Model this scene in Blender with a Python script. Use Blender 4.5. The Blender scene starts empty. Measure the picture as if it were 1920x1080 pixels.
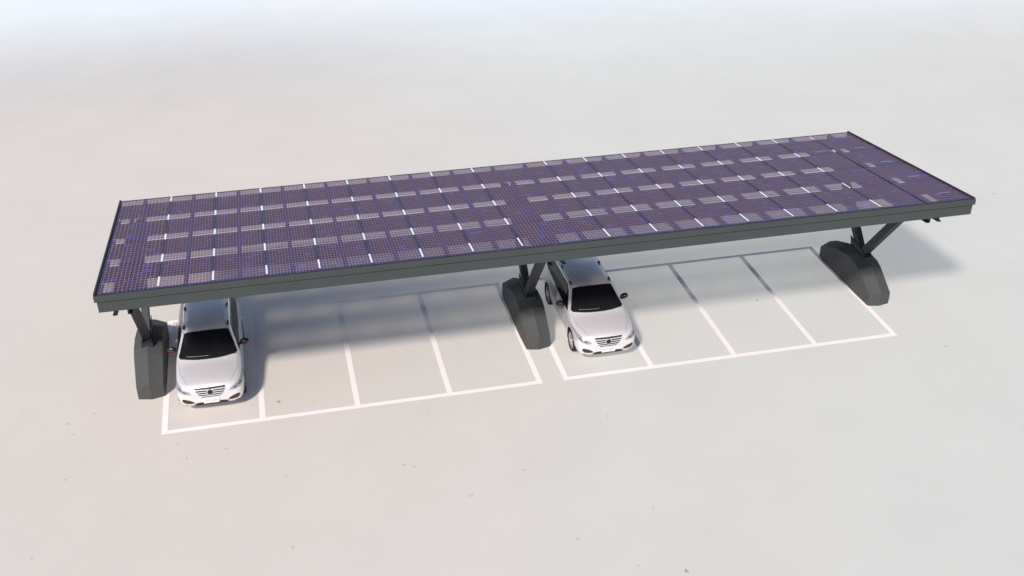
import bpy, bmesh, math, random
from mathutils import Vector, Matrix
from mathutils.bvhtree import BVHTree
R = math.radians
random.seed(7)
scn = bpy.context.scene
COL = scn.collection

# ------------------------------------------------------------------ helpers
def link(o, parent=None):
    COL.objects.link(o)
    if parent is not None:
        o.parent = parent
    return o

def thing(name, label, cat, loc=(0, 0, 0), group=None):
    o = bpy.data.objects.new(name, None)
    o.empty_display_size = 0.3
    o.location = loc
    o['label'] = label
    o['category'] = cat
    if group:
        o['group'] = group
    return link(o)

def obj(name, bm, mat, parent=None, smooth=False):
    me = bpy.data.meshes.new(name)
    bm.to_mesh(me)
    bm.free()
    for m in (mat if isinstance(mat, (list, tuple)) else [mat]):
        me.materials.append(m)
    if smooth:
        for p in me.polygons:
            p.use_smooth = True
    o = bpy.data.objects.new(name, me)
    return link(o, parent)

def add_hexa(bm, c):
    """c: 8 corners, 0-3 bottom ring, 4-7 top ring"""
    v = [bm.verts.new(p) for p in c]
    for f in ((3, 2, 1, 0), (4, 5, 6, 7), (0, 1, 5, 4), (1, 2, 6, 5), (2, 3, 7, 6), (3, 0, 4, 7)):
        bm.faces.new([v[i] for i in f])

def add_box(bm, x0, x1, y0, y1, z0, z1):
    add_hexa(bm, [(x0, y0, z0), (x1, y0, z0), (x1, y1, z0), (x0, y1, z0),
                  (x0, y0, z1), (x1, y0, z1), (x1, y1, z1), (x0, y1, z1)])

def add_beam(bm, a, b, w, h, up=Vector((1, 0, 0))):
    """rectangular bar from a to b; w along `up`, h across"""
    a, b = Vector(a), Vector(b)
    d = (b - a).normalized()
    u = (up - d * up.dot(d)).normalized() * w / 2
    n = d.cross(u).normalized() * h / 2
    add_hexa(bm, [a - u - n, a + u - n, a + u + n, a - u + n, b - u - n, b + u - n, b + u + n, b - u + n])

def add_tube(bm, pts, r, seg=10):
    rings = []
    for i, p in enumerate(pts):
        p = Vector(p)
        d = (Vector(pts[min(i + 1, len(pts) - 1)]) - Vector(pts[max(i - 1, 0)])).normalized()
        u = d.orthogonal().normalized()
        if abs(d.z) < 0.95:
            u = d.cross(Vector((0, 0, 1))).normalized()
        w = d.cross(u)
        rr = r[i] if isinstance(r, (list, tuple)) else r
        rings.append([bm.verts.new(p + (u * math.cos(2 * math.pi * k / seg) + w * math.sin(2 * math.pi * k / seg)) * rr) for k in range(seg)])
    for a, b in zip(rings, rings[1:]):
        for k in range(seg):
            bm.faces.new((a[k], a[(k + 1) % seg], b[(k + 1) % seg], b[k]))
    bm.faces.new(rings[0][::-1])
    bm.faces.new(rings[-1])

def add_lathe_x(bm, prof, seg=40):
    """prof: list of (x, r); closed profile revolved about the x axis"""
    rings = []
    for x, r in prof:
        rings.append([bm.verts.new((x, r * math.cos(2 * math.pi * k / seg), r * math.sin(2 * math.pi * k / seg))) for k in range(seg)])
    n = len(rings)
    for i in range(n - 1):
        a, b = rings[i], rings[i + 1]
        for k in range(seg):
            bm.faces.new((a[k], a[(k + 1) % seg], b[(k + 1) % seg], b[k]))
    bmesh.ops.recalc_face_normals(bm, faces=bm.faces)

def bevel_mod(o, w=0.01, seg=2):
    m = o.modifiers.new('bevel', 'BEVEL')
    m.width = w
    m.segments = seg
    m.limit_method = 'ANGLE'
    return m

# ------------------------------------------------------------------ materials
def new_mat(name):
    m = bpy.data.materials.new(name)
    m.use_nodes = True
    nt = m.node_tree
    return m, nt, nt.nodes['Principled BSDF']

def principled(name, col, rough=0.5, metal=0.0, coat=0.0, spec=0.5, vary=0.0, vscale=3.0, bump=0.0):
    m, nt, b = new_mat(name)
    b.inputs['Base Color'].default_value = (*col, 1)
    b.inputs['Roughness'].default_value = rough
    b.inputs['Metallic'].default_value = metal
    b.inputs['Coat Weight'].default_value = coat
    b.inputs['Coat Roughness'].default_value = 0.06
    b.inputs['Specular IOR Level'].default_value = spec
    if vary > 0 or bump > 0:
        tc = nt.nodes.new('ShaderNodeTexCoord')
        n = nt.nodes.new('ShaderNodeTexNoise')
        n.inputs['Scale'].default_value = vscale
        n.inputs['Detail'].default_value = 6
        nt.links.new(tc.outputs['Object'], n.inputs['Vector'])
        r = nt.nodes.new('ShaderNodeMapRange')
        r.inputs[1].default_value = 0.3
        r.inputs[2].default_value = 0.7
        r.inputs[3].default_value = 1 - vary
        r.inputs[4].default_value = 1 + vary
        nt.links.new(n.outputs['Fac'], r.inputs[0])
        mx = nt.nodes.new('ShaderNodeVectorMath')
        mx.operation = 'SCALE'
        mx.inputs[0].default_value = col
        nt.links.new(r.outputs[0], mx.inputs['Scale'])
        nt.links.new(mx.outputs[0], b.inputs['Base Color'])
        if bump > 0:
            n2 = nt.nodes.new('ShaderNodeTexNoise')
            n2.inputs['Scale'].default_value = vscale * 18
            n2.inputs['Detail'].default_value = 4
            nt.links.new(tc.outputs['Object'], n2.inputs['Vector'])
            bp = nt.nodes.new('ShaderNodeBump')
            bp.inputs['Strength'].default_value = bump
            bp.inputs['Distance'].default_value = 0.01
            nt.links.new(n2.outputs['Fac'], bp.inputs['Height'])
            nt.links.new(bp.outputs[0], b.inputs['Normal'])
    return m

M_STEEL = principled('painted_steel', (0.044, 0.052, 0.053), 0.55, 0.0, vary=0.06, vscale=1.5)
M_STEEL_DK = principled('dark_steel', (0.018, 0.021, 0.026), 0.6, vary=0.08, vscale=2)
M_CONC = principled('painted_concrete', (0.062, 0.064, 0.064), 0.85, vary=0.07, vscale=2.5, bump=0.25)
M_BACK = principled('backing_sheet_metal', (0.040, 0.022, 0.040), 0.7)
M_RAFTER = principled('rafter_steel', (0.008, 0.010, 0.028), 0.6)
M_WHITE = principled('white_seam_light', (0.9, 0.9, 0.92), 0.5)
M_PAINT = principled('pearl_car_paint', (0.83, 0.80, 0.82), 0.34, 0.42, coat=0.6)
M_GLASS = principled('dark_glass', (0.010, 0.010, 0.011), 0.10, spec=0.22)
M_BLACK = principled('black_plastic', (0.012, 0.012, 0.013), 0.35)
M_TRIM = principled('brown_black_trim', (0.035, 0.032, 0.028), 0.6)
M_RUBBER = principled('tyre_rubber', (0.016, 0.016, 0.017), 0.8)
M_ALLOY = principled('alloy', (0.62, 0.62, 0.64), 0.3, 0.85)
M_CHROME = principled('chrome', (0.8, 0.8, 0.82), 0.12, 1.0)
M_RED = principled('red_lens', (0.42, 0.008, 0.012), 0.2)
M_LAMP = principled('lamp_lens', (0.34, 0.335, 0.35), 0.3, 0.2, coat=0.5, vary=0.3, vscale=16)
M_LAMPDK = principled('lamp_recess', (0.10, 0.10, 0.11), 0.25, 0.4)
M_PLATE = principled('plate_white', (0.82, 0.82, 0.82), 0.4)
M_INK = principled('plate_ink', (0.06, 0.06, 0.07), 0.6)
M_INK2 = principled('plate_ink_pale', (0.3, 0.3, 0.32), 0.6)
M_LINE = principled('line_paint', (0.86, 0.80, 0.79), 0.75, spec=0.2, vary=0.015, vscale=2)

def ground_mat():
    m, nt, b = new_mat('pale_ground')
    N, L = nt.nodes.new, nt.links.new
    geo = N('ShaderNodeNewGeometry')
    sep = N('ShaderNodeSeparateXYZ')
    L(geo.outputs['Position'], sep.inputs[0])
    def mr(src, a, b_, c, d, smooth=True):
        r = N('ShaderNodeMapRange')
        if smooth:
            r.interpolation_type = 'SMOOTHSTEP'
        for i, v in zip((1, 2, 3, 4), (a, b_, c, d)):
            r.inputs[i].default_value = v
        L(src, r.inputs[0])
        return r.outputs[0]
    def mixc(f, c1, c2):
        x = N('ShaderNodeMix')
        x.data_type = 'RGBA'
        L(f, x.inputs[0])
        for i, c in ((6, c1), (7, c2)):
            if isinstance(c, tuple):
                x.inputs[i].default_value = (*c, 1)
            else:
                L(c, x.inputs[i])
        return x.outputs[2]
    def noise(scale, detail=4, rough=0.5, vec=None):
        n = N('ShaderNodeTexNoise')
        n.inputs['Scale'].default_value = scale
        n.inputs['Detail'].default_value = detail
        n.inputs['Roughness'].default_value = rough
        L(vec or geo.outputs['Position'], n.inputs['Vector'])
        return n.outputs['Fac']
    def math_(op, a, b_=None, clamp=False):
        x = N('ShaderNodeMath')
        x.operation = op
        x.use_clamp = clamp
        for i, v in enumerate((a, b_)):
            if v is None:
                continue
            if isinstance(v, (int, float)):
                x.inputs[i].default_value = v
            else:
                L(v, x.inputs[i])
        return x.outputs[0]
    # warm light at left, cool light at right, painted into the ground colour
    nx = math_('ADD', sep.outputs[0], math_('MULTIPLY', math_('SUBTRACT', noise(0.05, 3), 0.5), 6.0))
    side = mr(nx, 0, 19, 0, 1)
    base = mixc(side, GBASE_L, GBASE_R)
    emis = mixc(side, GEM_L, GEM_R)  # ground glows by itself, more to the right, to lift the canopy shade
    # bluish sky haze with soft cloud, painted into the far ground colour
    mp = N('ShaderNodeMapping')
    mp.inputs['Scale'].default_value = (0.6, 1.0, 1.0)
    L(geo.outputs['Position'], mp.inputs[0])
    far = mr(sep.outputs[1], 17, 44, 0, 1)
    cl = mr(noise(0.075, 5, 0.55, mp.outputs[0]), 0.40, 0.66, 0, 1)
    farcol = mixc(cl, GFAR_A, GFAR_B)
    emis = mixc(mr(sep.outputs[1], 26, 42, 0, 1), emis, mixc(mr(sep.outputs[0], 0, 45, 0, 1), (0.33, 0.36, 0.375), (0.40, 0.53, 0.65)))  # far glow takes on a pale sky tint
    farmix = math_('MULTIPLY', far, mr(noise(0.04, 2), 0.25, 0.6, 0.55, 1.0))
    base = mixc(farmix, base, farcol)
    # soft mottling, faint stains, scattered specks
    mot = mr(noise(0.35, 6, 0.6), 0.3, 0.7, 0.975, 1.02, False)
    fine = mr(noise(9, 3), 0.3, 0.7, 0.992, 1.008, False)
    vor = N('ShaderNodeTexVoronoi')
    vor.inputs['Scale'].default_value = 0.95
    wob = N('ShaderNodeTexNoise')
    wob.inputs['Scale'].default_value = 6
    L(geo.outputs['Position'], wob.inputs['Vector'])
    va = N('ShaderNodeVectorMath')
    va.operation = 'MULTIPLY_ADD'
    L(wob.outputs['Color'], va.inputs[0])
    va.inputs[1].default_value = (0.22, 0.22, 0)
    L(geo.outputs['Position'], va.inputs[2])
    L(va.outputs[0], vor.inputs['Vector'])
    rnd = N('ShaderNodeSeparateXYZ')
    L(vor.outputs['Color'], rnd.inputs[0])
    size = mr(rnd.outputs[0], 0.45, 1.0, 0.0, 0.085, False)
    d = math_('SUBTRACT', size, vor.outputs['Distance'])
    speck = math_('MULTIPLY', math_('MULTIPLY', mr(d, 0.0, 0.03, 0, 1), mr(sep.outputs[1], 6, 14, 1, 0.1)), mr(rnd.outputs[1], 0, 1, 0.1, 0.5))
    stn = math_('MULTIPLY', mr(noise(1.6, 8, 0.75), 0.64, 0.75, 0, 0.17), mr(noise(0.16, 2), 0.50, 0.62, 0, 1))
    # clusters of small grit marks
    vo2 = N('ShaderNodeTexVoronoi')
    vo2.inputs['Scale'].default_value = 4.2
    L(va.outputs[0], vo2.inputs['Vector'])
    rn2 = N('ShaderNodeSeparateXYZ')
    L(vo2.outputs['Color'], rn2.inputs[0])
    d2 = math_('SUBTRACT', mr(rn2.outputs[0], 0.45, 1.0, 0.0, 0.19, False), vo2.outputs['Distance'])
    grit = math_('MULTIPLY', math_('MULTIPLY', mr(d2, 0.0, 0.05, 0, 0.33), mr(noise(0.42, 3), 0.53, 0.62, 0, 1)), math_('MULTIPLY', mr(sep.outputs[1], -1, 9, 1, 0.2), mr(sep.outputs[0], 2, 18, 1, 0.35)))
    stn = math_('MAXIMUM', stn, grit)
    dirt = math_('SUBTRACT', 1.0, math_('MAXIMUM', speck, stn), True)
    k = math_('MULTIPLY', math_('MULTIPLY', mot, fine), dirt)
    def scale(c):
        v = N('ShaderNodeVectorMath')
        v.operation = 'SCALE'
        L(c, v.inputs[0])
        L(k, v.inputs['Scale'])
        return v.outputs[0]
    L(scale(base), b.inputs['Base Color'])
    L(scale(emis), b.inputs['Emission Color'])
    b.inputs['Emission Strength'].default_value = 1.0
    b.inputs['Roughness'].default_value = 0.9
    b.inputs['Specular IOR Level'].default_value = 0.15
    return m
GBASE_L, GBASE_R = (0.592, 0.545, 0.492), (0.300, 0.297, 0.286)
GEM_L, GEM_R = (0.030, 0.031, 0.044), (0.358, 0.360, 0.350)  # added ground glow, left and right
GFAR_A, GFAR_B = (0.42, 0.46, 0.49), (0.47, 0.47, 0.47)  # painted sky haze and cloud tones
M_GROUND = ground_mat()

def panel_mat():
    """solar glass: small cells with pale grid lines, part of the light passes through"""
    m, nt, b = new_mat('solar_glass')
    N, L = nt.nodes.new, nt.links.new
    uv = N('ShaderNodeUVMap')
    sep = N('ShaderNodeSeparateXYZ')
    L(uv.outputs[0], sep.inputs[0])
    def M(op, a, b_=None):
        x = N('ShaderNodeMath')
        x.operation = op
        for i, v in enumerate((a, b_)):
            if v is None:
                continue
            if isinstance(v, (int, float)):
                x.inputs[i].default_value = v
            else:
                L(v, x.inputs[i])
        return x.outputs[0]
    U, V = sep.outputs[0], sep.outputs[1]
    lu = M('GREATER_THAN', M('ABSOLUTE', M('SUBTRACT', M('FRACT', U), 0.5)), 0.5 - 0.048)
    lv = M('GREATER_THAN', M('ABSOLUTE', M('SUBTRACT', M('FRACT', V), 0.5)), 0.5 - 0.045)
    line = M('MAXIMUM', lu, lv)
    def wn(su, sv, off):
        c = N('ShaderNodeCombineXYZ')
        L(M('FLOOR', M('MULTIPLY', U, su)), c.inputs[0])
        L(M('FLOOR', M('MULTIPLY', V, sv)), c.inputs[1])
        c.inputs[2].default_value = off
        w = N('ShaderNodeTexWhiteNoise')
        L(c.outputs[0], w.inputs['Vector'])
        return w.outputs['Value']
    ramp = N('ShaderNodeValToRGB')
    el = ramp.color_ramp.elements
    el[0].position = 0.0
    el[0].color = (0.096, 0.035, 0.062, 1)
    el[1].position = 1.0
    el[1].color = (0.066, 0.034, 0.086, 1)
    e = el.new(0.5)
    e.color = (0.082, 0.034, 0.070, 1)
    L(wn(1, 1, 0.3), ramp.inputs[0])
    blue = M('GREATER_THAN', wn(0.5, 1, 5.1), 0.92)
    brown = M('GREATER_THAN', wn(1, 1, 9.7), 0.93)
    def mix(f, a, c):
        x = N('ShaderNodeMix')
        x.data_type = 'RGBA'
        L(f, x.inputs[0])
        L(a, x.inputs[6])
        x.inputs[7].default_value = (*c, 1)
        return x.outputs[2]
    col = mix(blue, ramp.outputs[0], (0.075, 0.06, 0.27))
    col = mix(brown, col, (0.095, 0.06, 0.055))
    # cells beside the frames, the rafters and the first row of a module are bluer
    du = M('PINGPONG', U, 4.0)
    eu = M('MULTIPLY', M('LESS_THAN', du, M('ADD', 0.8, wn(1, 0.34, 2.2))), 0.6)
    ev = M('MULTIPLY', M('LESS_THAN', M('MODULO', V, 32.0), M('ADD', 0.8, wn(0.25, 1, 4.4))), 0.65)
    col = mix(M('MAXIMUM', eu, ev), col, (0.045, 0.026, 0.115))
    col = mix(line, col, (0.38, 0.29, 0.40))
    L(col, b.inputs['Base Color'])
    b.inputs['Roughness'].default_value = 0.35
    b.inputs['Specular IOR Level'].default_value = 0.2
    tr = N('ShaderNodeBsdfTransparent')
    tr.inputs[0].default_value = (1.0, 0.95, 0.93, 1)
    ms = N('ShaderNodeMixShader')
    ms.inputs[0].default_value = 0.225
    L(b.outputs[0], ms.inputs[1])
    L(tr.outputs[0], ms.inputs[2])
    L(ms.outputs[0], nt.nodes['Material Output'].inputs[0])
    return m
M_PANEL = panel_mat()

# ------------------------------------------------------------------ ground and painted bays
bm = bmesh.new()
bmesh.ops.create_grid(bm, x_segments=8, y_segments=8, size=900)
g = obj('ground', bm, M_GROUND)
g['kind'] = 'structure'

GAP = 0.757
W, LEN, LW = 2.5, 5.516, 0.15
def bays(x0):
    bm = bmesh.new()
    h = LW / 2
    z = 0.005
    def rect(xa, xb, ya, yb):
        n = max(1, int(max(xb - xa, yb - ya) / 0.5))
        f = bm.faces.new([bm.verts.new(p) for p in ((xa, ya, z), (xb, ya, z), (xb, yb, z), (xa, yb, z))])
    rect(x0 - h, x0 + 4 * W + h, -h, h)
    rect(x0 - h, x0 + 4 * W + h, LEN - h * 0.9, LEN + h * 0.9)
    for i in range(5):
        rect(x0 + i * W - h, x0 + i * W + h, h, LEN - h * 0.9)
    o = obj('parking_bay_markings', bm, M_LINE)
    o['kind'] = 'structure'
bays(0)
bays(4 * W + GAP)

# ------------------------------------------------------------------ canopy
CX0, CX1, CYF, CYB, CZF, CZB = -0.93, 22.147, -0.374, 6.641, 4.457, 3.580
K = (CZB - CZF) / (CYB - CYF)
def roof(y): return CZF + (y - CYF) * K
def sy(s): return CYF + s * (CYB - CYF)

canopy = thing('solar_canopy', 'long dark steel canopy roofed with purple solar panels, sloping over the marked parking bays', 'solar canopy', (10.6, 3.1, 0))
CL = Vector((-10.6, -3.1, 0))
def cobj(name, bm, mat, parent=None, label=None, smooth=False):
    bmesh.ops.translate(bm, verts=bm.verts, vec=CL)
    o = obj(name, bm, mat, parent or canopy, smooth)
    if label:
        o['label'] = label
    return o

def slab(bm, x0, x1, y0, y1, top, th):
    """slab following the roof slope, its top `top` below the panel plane"""
    a, b_ = roof(y0) - top, roof(y1) - top
    add_hexa(bm, [(x0, y0, a - th), (x1, y0, a - th), (x1, y1, b_ - th), (x0, y1, b_ - th),
                  (x0, y0, a), (x1, y0, a), (x1, y1, b_), (x0, y1, b_)])

cols = [0.0, 1.455]
cols += [1.455 + 1.2757 * i for i in range(1, 8)]
cols += [23.077 - c for c in cols[::-1]]
GS = 0.024
bounds = []
for a, b_ in zip(cols, cols[1:]):
    bounds.append((CX0 + a + (GS if a > 0 else 0.04), CX0 + b_ - (GS if b_ < 23 else 0.04)))
rows = [0.006, 0.030, 0.262, 0.492, 0.716, 1.0]
vcount = {0: 1, 1: 10, 2: 10, 3: 10, 4: 13}
def panel(x0, x1, s0, s1, nu, nv, u0, v0):
    bm = bmesh.new()
    y0, y1 = sy(s0) + 0.008, sy(s1) - 0.008
    th = 0.012
    z0, z1 = roof(y0), roof(y1)
    uvl = bm.loops.layers.uv.new('UVMap')
    v = [bm.verts.new(q) for q in ((x0, y0, z0), (x1, y0, z0), (x1, y1, z1), (x0, y1, z1))]
    f = bm.faces.new(v)
    for lp, (a, c) in zip(f.loops, ((0, 0), (nu, 0), (nu, nv), (0, nv))):
        lp[uvl].uv = (u0 + a, v0 + c)
    cobj('solar_panel', bm, M_PANEL)
# four module rows; the narrow first strip belongs to the front row
for ci, (x0, x1) in enumerate(bounds):
    wdt = x1 - x0
    nu = 16 if wdt < 1.3 else (14 if wdt < 1.6 else 24)
    for ri, (s0, s1, nv) in enumerate(((0.006, 0.262, 11), (0.262, 0.492, 10), (0.492, 0.716, 10), (0.716, 1.0, 12))):
        panel(x0, x1, s0, s1, nu, nv, ci * 64, ri * 32)

# opaque sheets under the glass; the open bands between them let the ground show
sheets = [(0.0, 0.030), (0.119, 0.256), (0.340, 0.486), (0.555, 0.710), (0.777, 0.942)]
for s0, s1 in sheets:
    bm = bmesh.new()
    slab(bm, CX0 + 0.05, CX1 - 0.05, sy(s0) + (0.02 if s0 == 0 else 0), sy(s1), 0.035, 0.01)
    cobj('backing_sheet', bm, M_BACK)
bands = [(0.030, 0.113), (0.262, 0.333), (0.490, 0.548), (0.715, 0.770), (0.942, 1.0)]
for bi, (s0, s1) in enumerate(bands[:4]):
    cov = [(0.05, 0.17), (0.58, 0.80 if bi == 3 else 0.86), (10.94 if bi == 3 else 10.81, 11.16), (21.10, 21.62), (22.18, 23.03)]
    if bi == 0:
        cov = [(0.05, 0.17), (0.56, 0.84), (0.95, 1.08), (10.62, 10.80), (10.92, 11.16), (20.95, 21.18), (21.24, 21.62), (22.18, 23.03)]
    if bi == 1:
        cov = [(0.05, 0.17), (0.58, 1.00), (10.54, 10.69), (10.84, 11.18), (20.85, 21.12), (21.20, 21.62), (22.18, 23.03)]
    for a, b_ in cov:
        bm = bmesh.new()
        slab(bm, CX0 + a, CX0 + b_, sy(s0) + 0.002, sy(s1) - 0.002, 0.050, 0.008)
        cobj('cover_plate', bm, M_BACK)
# black channel under each long seam
for c in cols[1:-1]:
    for s0, s1 in sheets:
        bm = bmesh.new()
        slab(bm, CX0 + c - 0.030, CX0 + c + 0.030, sy(s0) + 0.03, sy(s1) - 0.004, 0.014, 0.012)
        cobj('seam_channel', bm, M_BLACK)
# white strips added for the bright ground seen through the open seams
for c in cols[1:-2]:
    for s0, s1 in bands:
        bm = bmesh.new()
        slab(bm, CX0 + c - 0.020, CX0 + c + 0.020, sy(s0) + 0.01, sy(s1) - 0.004, 0.004, 0.012)
        cobj('seam_light_strip', bm, M_WHITE)
# rafters along the slope under the middle of every panel column
raf = [(a + b_) / 2 for a, b_ in zip(cols, cols[1:]) if b_ - a < 2]
raf += [11.03, 12.05]
for c in sorted(raf):
    bm = bmesh.new()
    slab(bm, CX0 + c - 0.045, CX0 + c + 0.045, CYF + 0.04, CYB - 0.02, 0.018, 0.014)
    slab(bm, CX0 + c - 0.03, CX0 + c + 0.03, CYF + 0.12, CYB - 0.02, 0.064, 0.10)
    cobj('rafter', bm, M_RAFTER)
# dark battens under the cross seams
for s in (0.262, 0.492, 0.716):
    bm = bmesh.new()
    slab(bm, CX0 + 0.06, CX1 - 0.06, sy(s) - 0.035, sy(s) + 0.02, 0.0335, 0.008)
    cobj('batten', bm, M_RAFTER)
# purlins across
for s in (0.022, 0.250, 0.480, 0.705):
    bm = bmesh.new()
    slab(bm, CX0 + 0.12, CX1 - 0.12, sy(s) - 0.03 + (0.06 if s < .1 else 0), sy(s) + 0.03, 0.165, 0.14)
    cobj('purlin', bm, M_STEEL_DK)
# twin C girders over each footing
FX = [-0.378, 10.378, 21.134]
GX = [-0.41, 10.42, 21.24]
for gx in GX:
    for sgn in (-1, 1):
        bm = bmesh.new()
        x = gx + sgn * 0.14
        slab(bm, x - 0.02, x + 0.02, -0.06, 5.9, 0.33, 0.41)
        for t in (0.328, 0.712):
            slab(bm, min(x + sgn * 0.021, x + sgn * 0.085), max(x + sgn * 0.021, x + sgn * 0.085), -0.06, 5.9, t, 0.028)
        cobj('girder', bm, M_STEEL_DK)
    bm = bmesh.new()
    slab(bm, gx - 0.118, gx + 0.118, -0.02, 0.01, 0.40, 0.10)
    cobj('tie_plate', bm, M_STEEL_DK)
# fascias
bm = bmesh.new()
add_box(bm, CX0, CX1, CYF - 0.055, CYF, CZF - 0.16, CZF + 0.004)
o = cobj('front_fascia', bm, M_STEEL); bevel_mod(o, 0.006)
bm = bmesh.new()
add_box(bm, CX0 + 0.10, CX1 - 0.10, CYF + 0.01, CYF + 0.028, CZF - 0.176, CZF - 0.10)
cobj('shadow_gap', bm, M_BLACK)
bm = bmesh.new()
add_box(bm, CX0 + 0.055, CX1 - 0.055, CYF - 0.03, CYF + 0.03, CZF - 0.455, CZF - 0.178)
o = cobj('lower_fascia', bm, M_STEEL); bevel_mod(o, 0.006)
for x0, x1 in ((CX0, CX0 + 0.045), (CX1 - 0.045, CX1)):
    bm = bmesh.new()
    a, b_ = CYF + 0.002, CYB
    add_hexa(bm, [(x0, a, roof(a) - 0.16), (x1, a, roof(a) - 0.16), (x1, b_, roof(b_) - 0.16), (x0, b_, roof(b_) - 0.16),
                  (x0, a, roof(a) + 0.035), (x1, a, roof(a) + 0.035), (x1, b_, roof(b_) + 0.035), (x0, b_, roof(b_) + 0.035)])
    cobj('side_trim', bm, M_STEEL_DK)
bm = bmesh.new()
add_box(bm, CX0 + 0.05, CX1 - 0.05, CYB - 0.004, CYB + 0.012, CZB - 0.035, CZB - 0.008)
cobj('rear_trim', bm, M_STEEL_DK)

# V struts standing on each footing
for fx in FX:
    bm = bmesh.new()
    a = Vector((fx, 2.86, 1.22)); b_ = Vector((fx, 0.87, 3.76))
    add_beam(bm, a, b_, 0.20, 0.24)
    o = cobj('front_strut', bm, M_STEEL_DK); bevel_mod(o, 0.012)
    bm = bmesh.new()
    a = Vector((fx, 3.12, 1.20)); b_ = Vector((fx, 5.0, 3.22))
    add_beam(bm, a, b_, 0.20, 0.26)
    o = cobj('rear_strut', bm, M_STEEL_DK); bevel_mod(o, 0.012)
    bm = bmesh.new()
    for sg in (-1, 1):
        x = fx + sg * 0.113
        pr = [(2.66, 0.96), (3.45, 0.96), (3.62, 1.42), (3.2, 1.34), (2.95, 1.30), (2.66, 1.22)]
        v1 = [bm.verts.new((x - 0.009, y, z)) for y, z in pr]
        v2 = [bm.verts.new((x + 0.009, y, z)) for y, z in pr]
        bm.faces.new(v1); bm.faces.new(v2[::-1])
        for i in range(len(pr)):
            j = (i + 1) % len(pr)
            bm.faces.new((v1[i], v1[j], v2[j], v2[i]))
    bmesh.ops.recalc_face_normals(bm, faces=bm.faces)
    cobj('gusset_plate', bm, M_STEEL_DK)
    bm = bmesh.new()
    add_box(bm, fx - 0.10, fx + 0.10, 2.62, 2.74, 1.02, 1.16)
    add_tube(bm, [(fx - 0.135, 2.80, 1.24), (fx + 0.135, 2.80, 1.24)], 0.028, 10)
    cobj('strut_foot', bm, M_STEEL_DK)

# ------------------------------------------------------------------ concrete footings
def footing(fx, label):
    t = thing('concrete_footing', label, 'footing', (fx, 3.2, 0), 'concrete footings under the canopy')
    # (y, bottom z, side height, top height, half width at ground, at shoulder, at ridge)
    # y, shoulder height, ridge height, half width at ground and shoulder, ridge pushed out along y
    sec = [(1.66, 0.38, 0.48, 0.345, 0.35, -0.08),
           (2.42, 0.84, 1.00, 0.375, 0.375, -0.02),
           (2.68, 0.95, 1.10, 0.375, 0.375, 0.0),
           (3.20, 0.97, 1.12, 0.375, 0.375, 0.0),
           (3.90, 0.83, 0.98, 0.375, 0.375, 0.0),
           (4.55, 0.58, 0.72, 0.37, 0.37, 0.02),
           (4.92, 0.36, 0.47, 0.34, 0.34, 0.08)]
    bm = bmesh.new()
    rings = []
    for y, zs, zt, wb, ws, dy in sec:
        y -= 3.2
        rings.append([bm.verts.new(p) for p in ((0, y + dy, 0), (-wb, y, 0), (-ws, y, zs), (0, y + dy, zt), (ws, y, zs), (wb, y, 0))])
    for a, b_ in zip(rings, rings[1:]):
        for i in range(6):
            j = (i + 1) % 6
            bm.faces.new((a[i], a[j], b_[j], b_[i]))
    for rg in (rings[0], rings[-1]):
        bm.faces.new((rg[0], rg[1], rg[2], rg[3])); bm.faces.new((rg[0], rg[3], rg[4], rg[5]))
    bmesh.ops.triangulate(bm, faces=[f for f in bm.faces if len(f.verts) == 4 and abs(f.normal.z) < 2], quad_method='SHORT_EDGE')
    bmesh.ops.recalc_face_normals(bm, faces=bm.faces)
    o = obj('block', bm, M_CONC, t)
    bm = bmesh.new()
    add_box(bm, -0.15, 0.15, -0.60, 0.34, 1.02, 1.145)
    obj('base_plate', bm, M_STEEL_DK, t)
footing(FX[0], 'dark grey faceted concrete footing on the left, outside the first parking bay')
footing(FX[1], 'dark grey faceted concrete footing in the middle, between the two groups of bays')
footing(FX[2], 'dark grey faceted concrete footing at the right end, beside the last empty bay')

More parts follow.
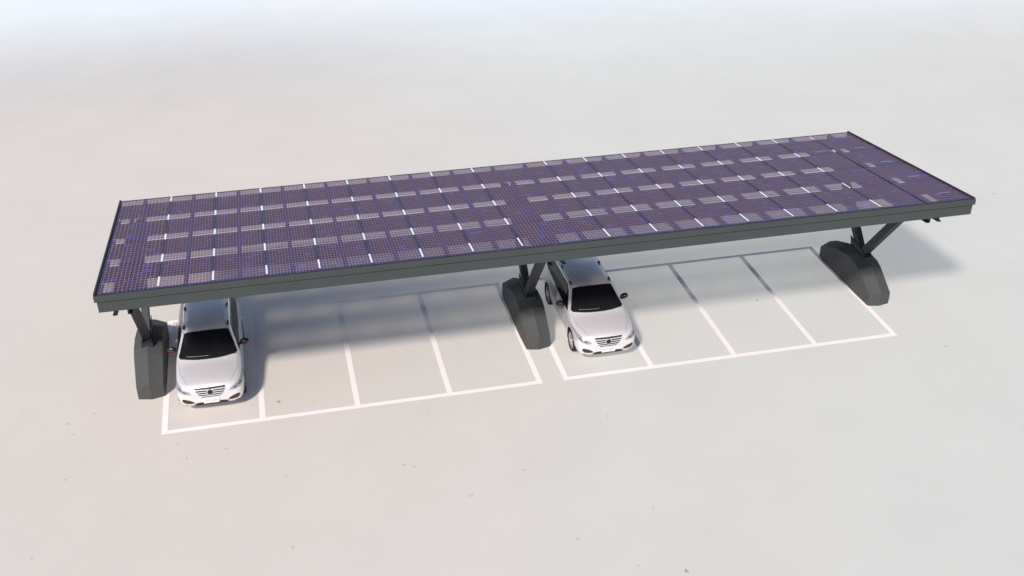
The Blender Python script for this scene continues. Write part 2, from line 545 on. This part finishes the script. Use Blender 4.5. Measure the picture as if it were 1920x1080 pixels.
# ------------------------------------------------------------------ car
# cage: length t from the nose, half section from bottom centre to top centre
CAGE = [
 (0.000, [(0, .32), (.34, .32), (.54, .36), (.59, .46), (.59, .60), (.55, .69), (.42, .735), (.22, .755), (0, .765)]),
 (0.055, [(0, .24), (.50, .24), (.70, .28), (.76, .45), (.765, .63), (.72, .74), (.55, .80), (.27, .83), (0, .84)]),
 (0.150, [(0, .20), (.60, .20), (.79, .25), (.835, .44), (.84, .67), (.80, .80), (.62, .86), (.31, .89), (0, .90)]),
 (0.340, [(0, .18), (.62, .18), (.81, .22), (.87, .43), (.875, .70), (.84, .86), (.67, .91), (.34, .945), (0, .955)]),
 (0.600, [(0, .18), (.62, .18), (.82, .22), (.885, .42), (.885, .71), (.85, .91), (.70, .955), (.36, .99), (0, 1.00)]),
 (0.840, [(0, .18), (.62, .18), (.82, .22), (.885, .42), (.885, .72), (.85, .94), (.74, .98), (.38, 1.02), (0, 1.035)]),
 (0.990, [(0, .18), (.62, .18), (.82, .22), (.885, .42), (.885, .72), (.855, .95), (.79, 1.00), (.42, 1.055), (0, 1.075)]),
 (1.350, [(0, .18), (.62, .18), (.82, .22), (.885, .42), (.885, .72), (.86, .97), (.775, 1.14), (.46, 1.28), (0, 1.31)]),
 (1.740, [(0, .18), (.62, .18), (.82, .22), (.885, .42), (.885, .72), (.85, .99), (.66, 1.46), (.44, 1.53), (0, 1.56)]),
 (1.960, [(0, .18), (.62, .18), (.82, .22), (.885, .42), (.885, .73), (.85, 1.0), (.645, 1.52), (.44, 1.585), (0, 1.61)]),
 (2.800, [(0, .18), (.62, .18), (.82, .22), (.885, .42), (.885, .74), (.85, 1.01), (.635, 1.535), (.44, 1.60), (0, 1.625)]),
 (3.600, [(0, .18), (.62, .18), (.82, .22), (.885, .42), (.885, .75), (.84, 1.03), (.62, 1.51), (.42, 1.57), (0, 1.59)]),
 (4.080, [(0, .20), (.60, .20), (.79, .25), (.865, .44), (.865, .76), (.81, 1.04), (.585, 1.45), (.40, 1.50), (0, 1.52)]),
 (4.300, [(0, .24), (.56, .24), (.75, .28), (.83, .46), (.835, .76), (.775, 1.02), (.56, 1.26), (.38, 1.31), (0, 1.32)]),
 (4.420, [(0, .28), (.50, .28), (.70, .32), (.77, .48), (.78, .74), (.72, .96), (.54, 1.05), (.32, 1.08), (0, 1.09)]),
 (4.480, [(0, .34), (.40, .34), (.58, .38), (.64, .50), (.64, .70), (.58, .84), (.44, .92), (.24, .94), (0, .94)]),
]
CY = 2.245
def build_body_mesh():
    bm = bmesh.new()
    rings = []
    for t, pts in CAGE:
        ring = [bm.verts.new((x, t - CY, z)) for x, z in pts]
        ring += [bm.verts.new((-x, t - CY, z)) for x, z in pts[-2:0:-1]]
        rings.append(ring)
    n = len(rings[0])
    for a, b_ in zip(rings, rings[1:]):
        for i in range(n):
            j = (i + 1) % n
            bm.faces.new((a[i], b_[i], b_[j], a[j]))
    for ring, flip in ((rings[0], False), (rings[-1], True)):
        P = ring[:9]; Q = [ring[0]] + ring[:8:-1] + [ring[8]]
        for i in range(8):
            vs = []
            for v in (P[i], P[i + 1], Q[i + 1], Q[i]):
                if v not in vs:
                    vs.append(v)
            bm.faces.new(vs)
    bmesh.ops.recalc_face_normals(bm, faces=bm.faces)
    me = bpy.data.meshes.new('cage')
    bm.to_mesh(me); bm.free()
    o = bpy.data.objects.new('cage', me)
    COL.objects.link(o)
    s = o.modifiers.new('s', 'SUBSURF'); s.levels = 3; s.render_levels = 3
    dg = bpy.context.evaluated_depsgraph_get()
    dg.update()
    full = bpy.data.meshes.new_from_object(o.evaluated_get(dg))
    b0 = bmesh.new(); b0.from_mesh(full)
    tree = BVHTree.FromBMesh(b0)
    b0.free()
    # wheel arches
    cut = bmesh.new()
    for t in (WT_F, WT_R):
        for sg in (-1, 1):
            mat = Matrix.Translation((sg * 0.86, t - CY, 0.335)) @ Matrix.Rotation(R(90), 4, 'Y')
            bmesh.ops.create_cone(cut, cap_ends=True, segments=48, radius1=0.385, radius2=0.385, depth=0.52, matrix=mat)
    cm = bpy.data.meshes.new('cut'); cut.to_mesh(cm); cut.free()
    co = bpy.data.objects.new('cut', cm); COL.objects.link(co)
    bo = o.modifiers.new('b', 'BOOLEAN'); bo.object = co; bo.operation = 'DIFFERENCE'; bo.solver = 'EXACT'
    dg = bpy.context.evaluated_depsgraph_get(); dg.update()
    res = bpy.data.meshes.new_from_object(o.evaluated_get(dg))
    bpy.data.objects.remove(o); bpy.data.objects.remove(co)
    return res, tree
WT_F, WT_R = 0.80, 3.43

def patch(tree, poly, axis, off, step=0.03, sign=1, lean=None):
    """polygon drawn in a plane, cut into a fine grid and laid on the body surface.
    axis 'y': poly in (x,z) seen from the front; 'x': poly in (y,z) from the side; 'z': (x,y) from above"""
    bm = bmesh.new()
    def P(a, b_):
        return {'y': Vector((a, 0, b_)), 'x': Vector((0, a, b_)), 'z': Vector((a, b_, 0))}[axis]
    bm.faces.new([bm.verts.new(P(a, b_)) for a, b_ in poly])
    for k in (0, 1):
        lo = min(p[k] for p in poly); hi = max(p[k] for p in poly)
        no = P(1, 0) if k == 0 else P(0, 1)
        n = max(1, int((hi - lo) / step))
        for i in range(1, n):
            bmesh.ops.bisect_plane(bm, geom=bm.verts[:] + bm.edges[:] + bm.faces[:], plane_co=no * (lo + (hi - lo) * i / n), plane_no=no)
    d = {'y': Vector((0, 1, 0)), 'x': Vector((-sign, 0, 0)), 'z': Vector((0, 0, -1))}[axis]
    for v in bm.verts:
        o_ = v.co - d * 4
        hit, nrm, _, _ = tree.ray_cast(o_, d)
        if hit is None:
            hit, nrm, _, _ = tree.find_nearest(v.co - d * 0.8)
        if nrm.dot(d) > 0:
            nrm = -nrm
        v.co = hit + nrm * off
    bmesh.ops.recalc_face_normals(bm, faces=bm.faces)
    # face outward
    f = max(bm.faces, key=lambda q: q.calc_area())
    if f.normal.dot(d) > 0:
        bmesh.ops.reverse_faces(bm, faces=bm.faces)
    return bm

def rim_mesh():
    bm = bmesh.new()
    add_lathe_x(bm, [(0.02, 0.205), (0.075, 0.215), (0.088, 0.235), (0.075, 0.243), (-0.08, 0.235), (-0.08, 0.20), (0.0, 0.195), (0.02, 0.205)], 40)
    for k in range(5):
        a = 2 * math.pi * k / 5 + 0.3
        for da in (-0.16, 0.16):
            p0 = Vector((0.045, 0.05 * math.cos(a), 0.05 * math.sin(a)))
            p1 = Vector((0.062, 0.215 * math.cos(a + da), 0.215 * math.sin(a + da)))
            add_beam(bm, p0, p1, 0.026, 0.036)
    bmesh.ops.create_cone(bm, cap_ends=True, segments=20, radius1=0.055, radius2=0.045, depth=0.05,
                          matrix=Matrix.Translation((0.05, 0, 0)) @ Matrix.Rotation(R(90), 4, 'Y'))
    return bm

def text_mesh(body, size, mat, name, parent, loc, rot):
    cu = bpy.data.curves.new(name, 'FONT')
    cu.body = body; cu.size = size; cu.align_x = 'CENTER'; cu.align_y = 'CENTER'
    cu.extrude = 0.0008; cu.space_character = 1.15
    o = bpy.data.objects.new(name, cu)
    COL.objects.link(o)
    dg = bpy.context.evaluated_depsgraph_get(); dg.update()
    me = bpy.data.meshes.new_from_object(o.evaluated_get(dg))
    bpy.data.objects.remove(o)
    me.materials.clear(); me.materials.append(mat)
    t = bpy.data.objects.new(name, me)
    t.location = loc; t.rotation_euler = rot
    return link(t, parent)

def make_car(label, loc):
    t = thing('parked_car', label, 'car', loc, 'white cars parked under the canopy')
    me, tree = build_body_mesh()
    me.materials.clear(); me.materials.append(M_PAINT)
    me.name = 'body'
    for p in me.polygons:
        p.use_smooth = True
    me.set_sharp_from_angle(angle=R(38))
    link(bpy.data.objects.new('body', me), t)
    def Y(tt): return tt - CY
    def pt(name, poly, axis, off, mat, parent=t, step=0.03, sign=1, label=None):
        o = obj(name, patch(tree, poly, axis, off, step, sign), mat, parent, True)
        if label:
            o['label'] = label
        return o
    # windscreen and rear window, drawn from above
    ws = []
    for i in range(13):
        x = -0.775 + 1.55 * i / 12
        ws.append((x, Y(1.01 + 0.15 * (abs(x) / 0.70) ** 2.4)))
    for i in range(13):
        x = 0.585 - 1.17 * i / 12
        ws.append((x, Y(1.715 + 0.045 * (abs(x) / 0.585) ** 2)))
    wind = pt('windscreen', ws, 'z', 0.006, M_GLASS)
    pt('rear_window', [(-.50, Y(4.16)), (.50, Y(4.16)), (.50, Y(4.36)), (-.50, Y(4.36))], 'z', 0.005, M_GLASS)
    # cowl strip and wiper
    cw = []
    for i in range(13):
        x = -0.74 + 1.48 * i / 12
        cw.append((x, Y(0.965 + 0.145 * (abs(x) / 0.70) ** 2.4)))
    for i in range(13):
        x = 0.74 - 1.48 * i / 12
        cw.append((x, Y(1.022 + 0.145 * (abs(x) / 0.70) ** 2.4)))
    pt('cowl', cw, 'z', 0.004, M_BLACK)
    for xs in ((-0.56, 0.10), (0.02, 0.60)):
        bm = bmesh.new()
        pts = []
        for i in range(9):
            x = xs[0] + (xs[1] - xs[0]) * i / 8
            y = Y(1.05 + 0.13 * (abs(x) / 0.70) ** 2.4)
            hit, nrm, _, _ = tree.ray_cast(Vector((x, y, 3)), Vector((0, 0, -1)))
            pts.append(hit + Vector((0, -0.01, 0.022)))
        add_tube(bm, pts, 0.006, 8)
        obj('wiper', bm, M_ALLOY if xs[0] < -0.3 else M_BLACK, t)
    # side glass
    for sg in (-1, 1):
        pt('front_side_window', [(Y(1.34), 1.02), (Y(2.50), 1.05), (Y(2.50), 1.455), (Y(2.02), 1.455), (Y(1.78), 1.36)], 'x', 0.005, M_GLASS, sign=sg)
        pt('rear_side_window', [(Y(2.56), 1.05), (Y(3.42), 1.07), (Y(3.50), 1.43), (Y(2.56), 1.455)], 'x', 0.005, M_GLASS, sign=sg)
        pt('quarter_window', [(Y(3.49), 1.07), (Y(4.02), 1.12), (Y(4.06), 1.20), (Y(3.92), 1.38), (Y(3.57), 1.425)], 'x', 0.005, M_GLASS, sign=sg)
        for a, b_ in ((2.50, 2.56), (3.425, 3.485)):
            dx = 0 if a < 3 else 0.07
            pt('window_pillar', [(Y(a), 1.05), (Y(b_), 1.05), (Y(b_ + dx), 1.43), (Y(a + dx), 1.43)], 'x', 0.007, M_BLACK, sign=sg)
        pt('window_trim', [(Y(1.30), .998), (Y(4.02), 1.095), (Y(4.03), 1.115), (Y(1.34), 1.02)], 'x', 0.009, M_CHROME, sign=sg)
        # door gaps
        for poly in ([(1.34, .30), (1.35, .30), (1.335, .97), (1.325, .97)], [(2.535, .28), (2.545, .28), (2.54, 1.03), (2.53, 1.03)],
                     [(3.56, .72), (3.57, .72), (3.60, 1.06), (3.59, 1.06)]):
            pt('door_gap', [(Y(a), b_) for a, b_ in poly], 'x', 0.002, M_TRIM, sign=sg, step=0.06)
        pt('sill_trim', [(Y(1.26), .215), (Y(2.98), .215), (Y(2.98), .28), (Y(1.26), .28)], 'x', 0.004, M_TRIM, sign=sg)
        for tt in (2.30, 3.20):
            bm = bmesh.new()
            hit, nrm, _, _ = tree.ray_cast(Vector((sg * 3, Y(tt), 0.90)), Vector((-sg, 0, 0)))
            c = hit
            add_tube(bm, [c + Vector((0, -0.085, 0)), c + Vector((sg * 0.035, -0.06, 0)), c + Vector((sg * 0.035, 0.06, 0)), c + Vector((0, 0.085, 0))], 0.013, 8)
            obj('door_handle', bm, M_CHROME, t)
        # mirror: stalk and black shell with a red stripe
        bm = bmesh.new()
        prof = [(0.0, 0.035), (0.03, 0.070), (0.10, 0.090), (0.18, 0.082), (0.235, 0.045), (0.245, 0.004)]
        rings = []
        for dx, rr in prof:
            ring = []
            for k in range(16):
                a = 2 * math.pi * k / 16
                ring.append(bm.verts.new((sg * (0.845 + dx), Y(1.60) + 0.02 + dx * 0.18 + math.cos(a) * rr * 0.85, 1.075 + math.sin(a) * rr * 1.05)))
            rings.append(ring)
        for a_, b_ in zip(rings, rings[1:]):
            for k in range(16):
                bm.faces.new((a_[k], a_[(k + 1) % 16], b_[(k + 1) % 16], b_[k]))
        bm.faces.new(rings[0]); bm.faces.new(rings[-1])
        add_tube(bm, [(sg * 0.78, Y(1.58), 1.00), (sg * 0.87, Y(1.61), 1.045)], 0.028, 8)
        bmesh.ops.recalc_face_normals(bm, faces=bm.faces)
        mir = obj('wing_mirror', bm, M_BLACK, t, True)
        bm = bmesh.new()
        add_tube(bm, [(sg * (0.845 + d_), Y(1.60) + 0.02 + d_ * 0.18 - r_ * 0.86, 1.055) for d_, r_ in ((0.075, 0.080), (0.12, 0.088), (0.18, 0.080), (0.225, 0.050))], 0.010, 8)
        obj('mirror_stripe', bm, M_RED, mir)
        bm = bmesh.new()
        add_tube(bm, [(sg * (0.845 + d_), Y(1.60) + 0.02 - 0.045, 1.075 + 0.058) for d_ in (0.10, 0.135)], 0.008, 8)
        obj('mirror_glint_trim', bm, M_CHROME, mir)
        # roof rails
        bm = bmesh.new(); pts = []
        for i in range(11):
            tt = 1.86 + 2.05 * i / 10
            x = sg * (0.585 - 0.02 * i / 10)
            hit, nrm, _, _ = tree.ray_cast(Vector((x, Y(tt), 3)), Vector((0, 0, -1)))
            pts.append(hit + Vector((0, 0, 0.035 if 0 < i < 10 else 0.008)))
        add_tube(bm, pts, 0.011, 8)
        rail = obj('roof_rail', bm, M_ALLOY, t, True)
        for i in (0, 5, 10):
            tt = 1.98 + 1.90 * i / 10
            bm = bmesh.new()
            x = sg * (0.585 - 0.02 * i / 10)
            hit, nrm, _, _ = tree.ray_cast(Vector((x, Y(tt), 3)), Vector((0, 0, -1)))
            add_tube(bm, [hit + Vector((0, -0.11, 0.0)), hit + Vector((0, -0.05, 0.035)), hit + Vector((0, 0.05, 0.035)), hit + Vector((0, 0.10, 0.0))], [0.012, 0.03, 0.03, 0.012], 8)
            obj('rail_foot', bm, M_BLACK, rail)
        # black seam between roof and door frames, from the windscreen corner back
        x0, x1 = sg * 0.60, sg * 0.612
        pt('roof_seam', [(x0, Y(1.76)), (x1, Y(1.76)), (sg * 0.585, Y(3.95)), (sg * 0.573, Y(3.95))], 'z', 0.003, M_BLACK, step=0.08)
        # lamps
        def fp(poly): return [(sg * a, b_) for a, b_ in poly]
        hl = pt('headlight', fp([(.48, .640), (.54, .725), (.66, .790), (.78, .835), (.865, .875), (.872, .83), (.84, .740), (.76, .680), (.62, .645)]), 'y', 0.006, M_LAMP, step=0.02)
        pt('lamp_reflector', fp([(.58, .70), (.68, .745), (.70, .72), (.63, .685)]), 'y', 0.010, M_LAMPDK, parent=hl, step=0.02)
        pt('lamp_reflector', fp([(.71, .755), (.79, .795), (.80, .765), (.735, .73)]), 'y', 0.010, M_LAMPDK, parent=hl, step=0.02)
        pt('fog_recess', fp([(.43, .365), (.47, .415), (.57, .465), (.70, .505), (.735, .49), (.74, .42), (.67, .365), (.52, .345)]), 'y', 0.005, M_TRIM, step=0.03)
        pt('fog_lamp', fp([(.60, .262), (.70, .275), (.71, .295), (.62, .285)]), 'y', 0.005, M_BLACK, step=0.03)
        # tail lamp
        pt('tail_light', [(Y(4.12), .86), (Y(4.26), .84), (Y(4.36), .90), (Y(4.28), 1.10), (Y(4.17), 1.16)], 'x', 0.006, M_RED, sign=sg)
        # wheels
        for tt in (WT_F, WT_R):
            w = bpy.data.objects.new('wheel', None)
            w.empty_display_size = 0.2
            w.location = (sg * 0.775, Y(tt), 0.325)
            w.rotation_euler = (0, 0, 0 if sg > 0 else math.pi)
            link(w, t)
            bm = bmesh.new()
            add_lathe_x(bm, [(0.07, 0.232), (0.098, 0.25), (0.105, 0.285), (0.088, 0.315), (0.05, 0.325), (-0.05, 0.325), (-0.088, 0.315), (-0.105, 0.28), (-0.095, 0.24), (-0.06, 0.225), (0.07, 0.232)], 44)
            obj('tyre', bm, M_RUBBER, w, True)
            obj('rim', rim_mesh(), M_ALLOY, w)
            bm = bmesh.new()
            bmesh.ops.create_cone(bm, cap_ends=True, segments=30, radius1=0.2, radius2=0.2, depth=0.02,
                                  matrix=Matrix.Translation((-0.02, 0, 0)) @ Matrix.Rotation(R(90), 4, 'Y'))
            obj('brake_disc', bm, M_LAMPDK, w)
            bm = bmesh.new()
            ring1, ring2 = [], []
            for k in range(33):
                a = R(-20) + R(220) * k / 32
                ring1.append(bm.verts.new((sg * 0.868, Y(tt) + 0.380 * math.cos(a), 0.335 + 0.380 * math.sin(a))))
                ring2.append(bm.verts.new((sg * 0.61, Y(tt) + 0.380 * math.cos(a), 0.335 + 0.380 * math.sin(a))))
            for k in range(32):
                bm.faces.new((ring1[k], ring1[k + 1], ring2[k + 1], ring2[k]))
            bm.faces.new(ring2)
            obj('wheel_well', bm, M_BLACK, t)
    # grille: dark slots between bright bars, round badge
    rowsg = [(.800, .762, .40), (.735, .695, .38), (.668, .630, .35), (.604, .570, .31), (.545, .516, .25)]
    plate_bg = None
    for i, (zt, zb_, hw) in enumerate(rowsg):
        segs = [(-hw, hw)] if i in (0, 3, 4) else [(-hw, -0.088), (0.088, hw)]
        for a, b_ in segs:
            sl = 0.018
            poly = [(a + (sl if a < -0.2 else 0), zb_), (b_ - (sl if b_ > 0.2 else 0), zb_), (b_, zt), (a, zt)]
            pt('grille_slot', poly, 'y', 0.005, M_BLACK)
    for i, z in enumerate((.747, .681, .617, .557)):
        hw = (.392, .368, .33, .275)[i]
        bm = bmesh.new(); pts = []
        for k in range(17):
            x = -hw + 2 * hw * k / 16
            hit, nrm, _, _ = tree.ray_cast(Vector((x, -4, z)), Vector((0, 1, 0)))
            pts.append(hit + Vector((0, -0.010, 0)))
        add_tube(bm, pts, 0.011, 8)
        obj('grille_bar', bm, M_PAINT, t, True)
    hit, nrm, _, _ = tree.ray_cast(Vector((0, -4, .675)), Vector((0, 1, 0)))
    bm = bmesh.new()
    mt = Matrix.Translation(hit + Vector((0, -0.012, 0))) @ Matrix.Rotation(R(90), 4, 'X')
    bmesh.ops.create_cone(bm, cap_ends=True, segments=28, radius1=0.074, radius2=0.074, depth=0.02, matrix=mt)
    badge = obj('badge', bm, M_BLACK, t)
    bm = bmesh.new()
    pr = [(0.070, 0.0), (0.086, 0.0), (0.086, 0.016), (0.070, 0.016)]
    rr = []
    for k in range(29):
        a = 2 * math.pi * k / 28
        rr.append([Vector((r_ * math.cos(a), -0.008 - d_, r_ * math.sin(a))) + hit for r_, d_ in pr])
    vv = [[bm.verts.new(p) for p in r_] for r_ in rr]
    for a_, b_ in zip(vv, vv[1:]):
        for k in range(4):
            bm.faces.new((a_[k], a_[(k + 1) % 4], b_[(k + 1) % 4], b_[k]))
    bmesh.ops.recalc_face_normals(bm, faces=bm.faces)
    obj('badge_ring', bm, M_CHROME, badge)
    # lower intake and number plate
    pt('lower_intake', [(-.38, .285), (.38, .285), (.46, .335), (.32, .365), (-.32, .365), (-.46, .335)], 'y', 0.004, M_BLACK)
    pt('lower_lip', [(-.48, .25), (.48, .25), (.44, .285), (-.44, .285)], 'y', 0.006, M_TRIM)
    hit, nrm, _, _ = tree.ray_cast(Vector((0, -4, .39)), Vector((0, 1, 0)))
    bm = bmesh.new()
    add_box(bm, -0.20, 0.20, -0.008, 0.008, -0.062, 0.062)
    pl = obj('number_plate', bm, M_PLATE, t)
    pl.location = (0, hit.y - 0.022, 0.400)
    bevel_mod(pl, 0.006)
    text_mesh('SITTGEN', 0.070, M_INK, 'plate_lettering', pl, (0, -0.0095, 0.018), (R(90), 0, 0))
    text_mesh('U S E H L E', 0.038, M_INK2, 'plate_lettering', pl, (0, -0.0095, -0.036), (R(90), 0, 0))
    # bonnet shut lines
    for sg in (-1, 1):
        pt('bonnet_gap', [(sg * .56, Y(.16)), (sg * .566, Y(.16)), (sg * .745, Y(.62)), (sg * .79, Y(1.14)), (sg * .785, Y(1.14)), (sg * .740, Y(.62))], 'z', 0.0015, M_LAMPDK, step=0.05)
    return t

FRONT = 0.61
car = make_car('white estate car in the far left bay, close beside the left concrete footing', (1.24, FRONT + CY, 0))
def dup(root, loc, label):
    r = root.copy(); COL.objects.link(r); r.location = loc; r['label'] = label
    for ch in list(root.children):
        c = ch.copy(); COL.objects.link(c); c.parent = r
        for gch in ch.children:
            d = gch.copy(); COL.objects.link(d); d.parent = c
    return r
dup(car, (12.13, 0.57 + CY, 0), 'white estate car in the middle of the photo, right of the central footing')

# ------------------------------------------------------------------ light, world, camera
travel = Vector((2.7, 3.5, -4.2)).normalized()
sd = bpy.data.lights.new('sun', 'SUN')
sd.energy = 4.35
sd.angle = R(6)
sd.color = (1.0, 0.93, 0.86)
so = bpy.data.objects.new('sun', sd)
so.rotation_euler = travel.to_track_quat('-Z', 'Y').to_euler()
so.location = (-20, -30, 40)
link(so)
w = bpy.data.worlds.new('World')
scn.world = w
w.use_nodes = True
nt = w.node_tree
sky = nt.nodes.new('ShaderNodeTexSky')
sky.sky_type = 'NISHITA'
sky.sun_disc = False
sky.sun_elevation = math.asin(-travel.z)
sky.sun_rotation = math.atan2(-travel.x, -travel.y) % (2 * math.pi)
nt.links.new(sky.outputs[0], nt.nodes['Background'].inputs[0])
nt.nodes['Background'].inputs[1].default_value = 0.115

cd = bpy.data.cameras.new('camera')
cd.sensor_width = 36
cd.lens = 2109.4 / 1920 * 36
cd.clip_end = 3000
cam = bpy.data.objects.new('camera', cd)
cam.location = (3.526, -24.594, 17.952)
cam.rotation_euler = (math.pi / 2 - 0.53127, 0, -0.22739)
link(cam)
scn.camera = cam
scn.view_settings.view_transform = 'Standard'
scn.view_settings.look = 'None'
scn.view_settings.exposure = 0
scn.render.film_transparent = False
scn.cycles.transparent_max_bounces = 16
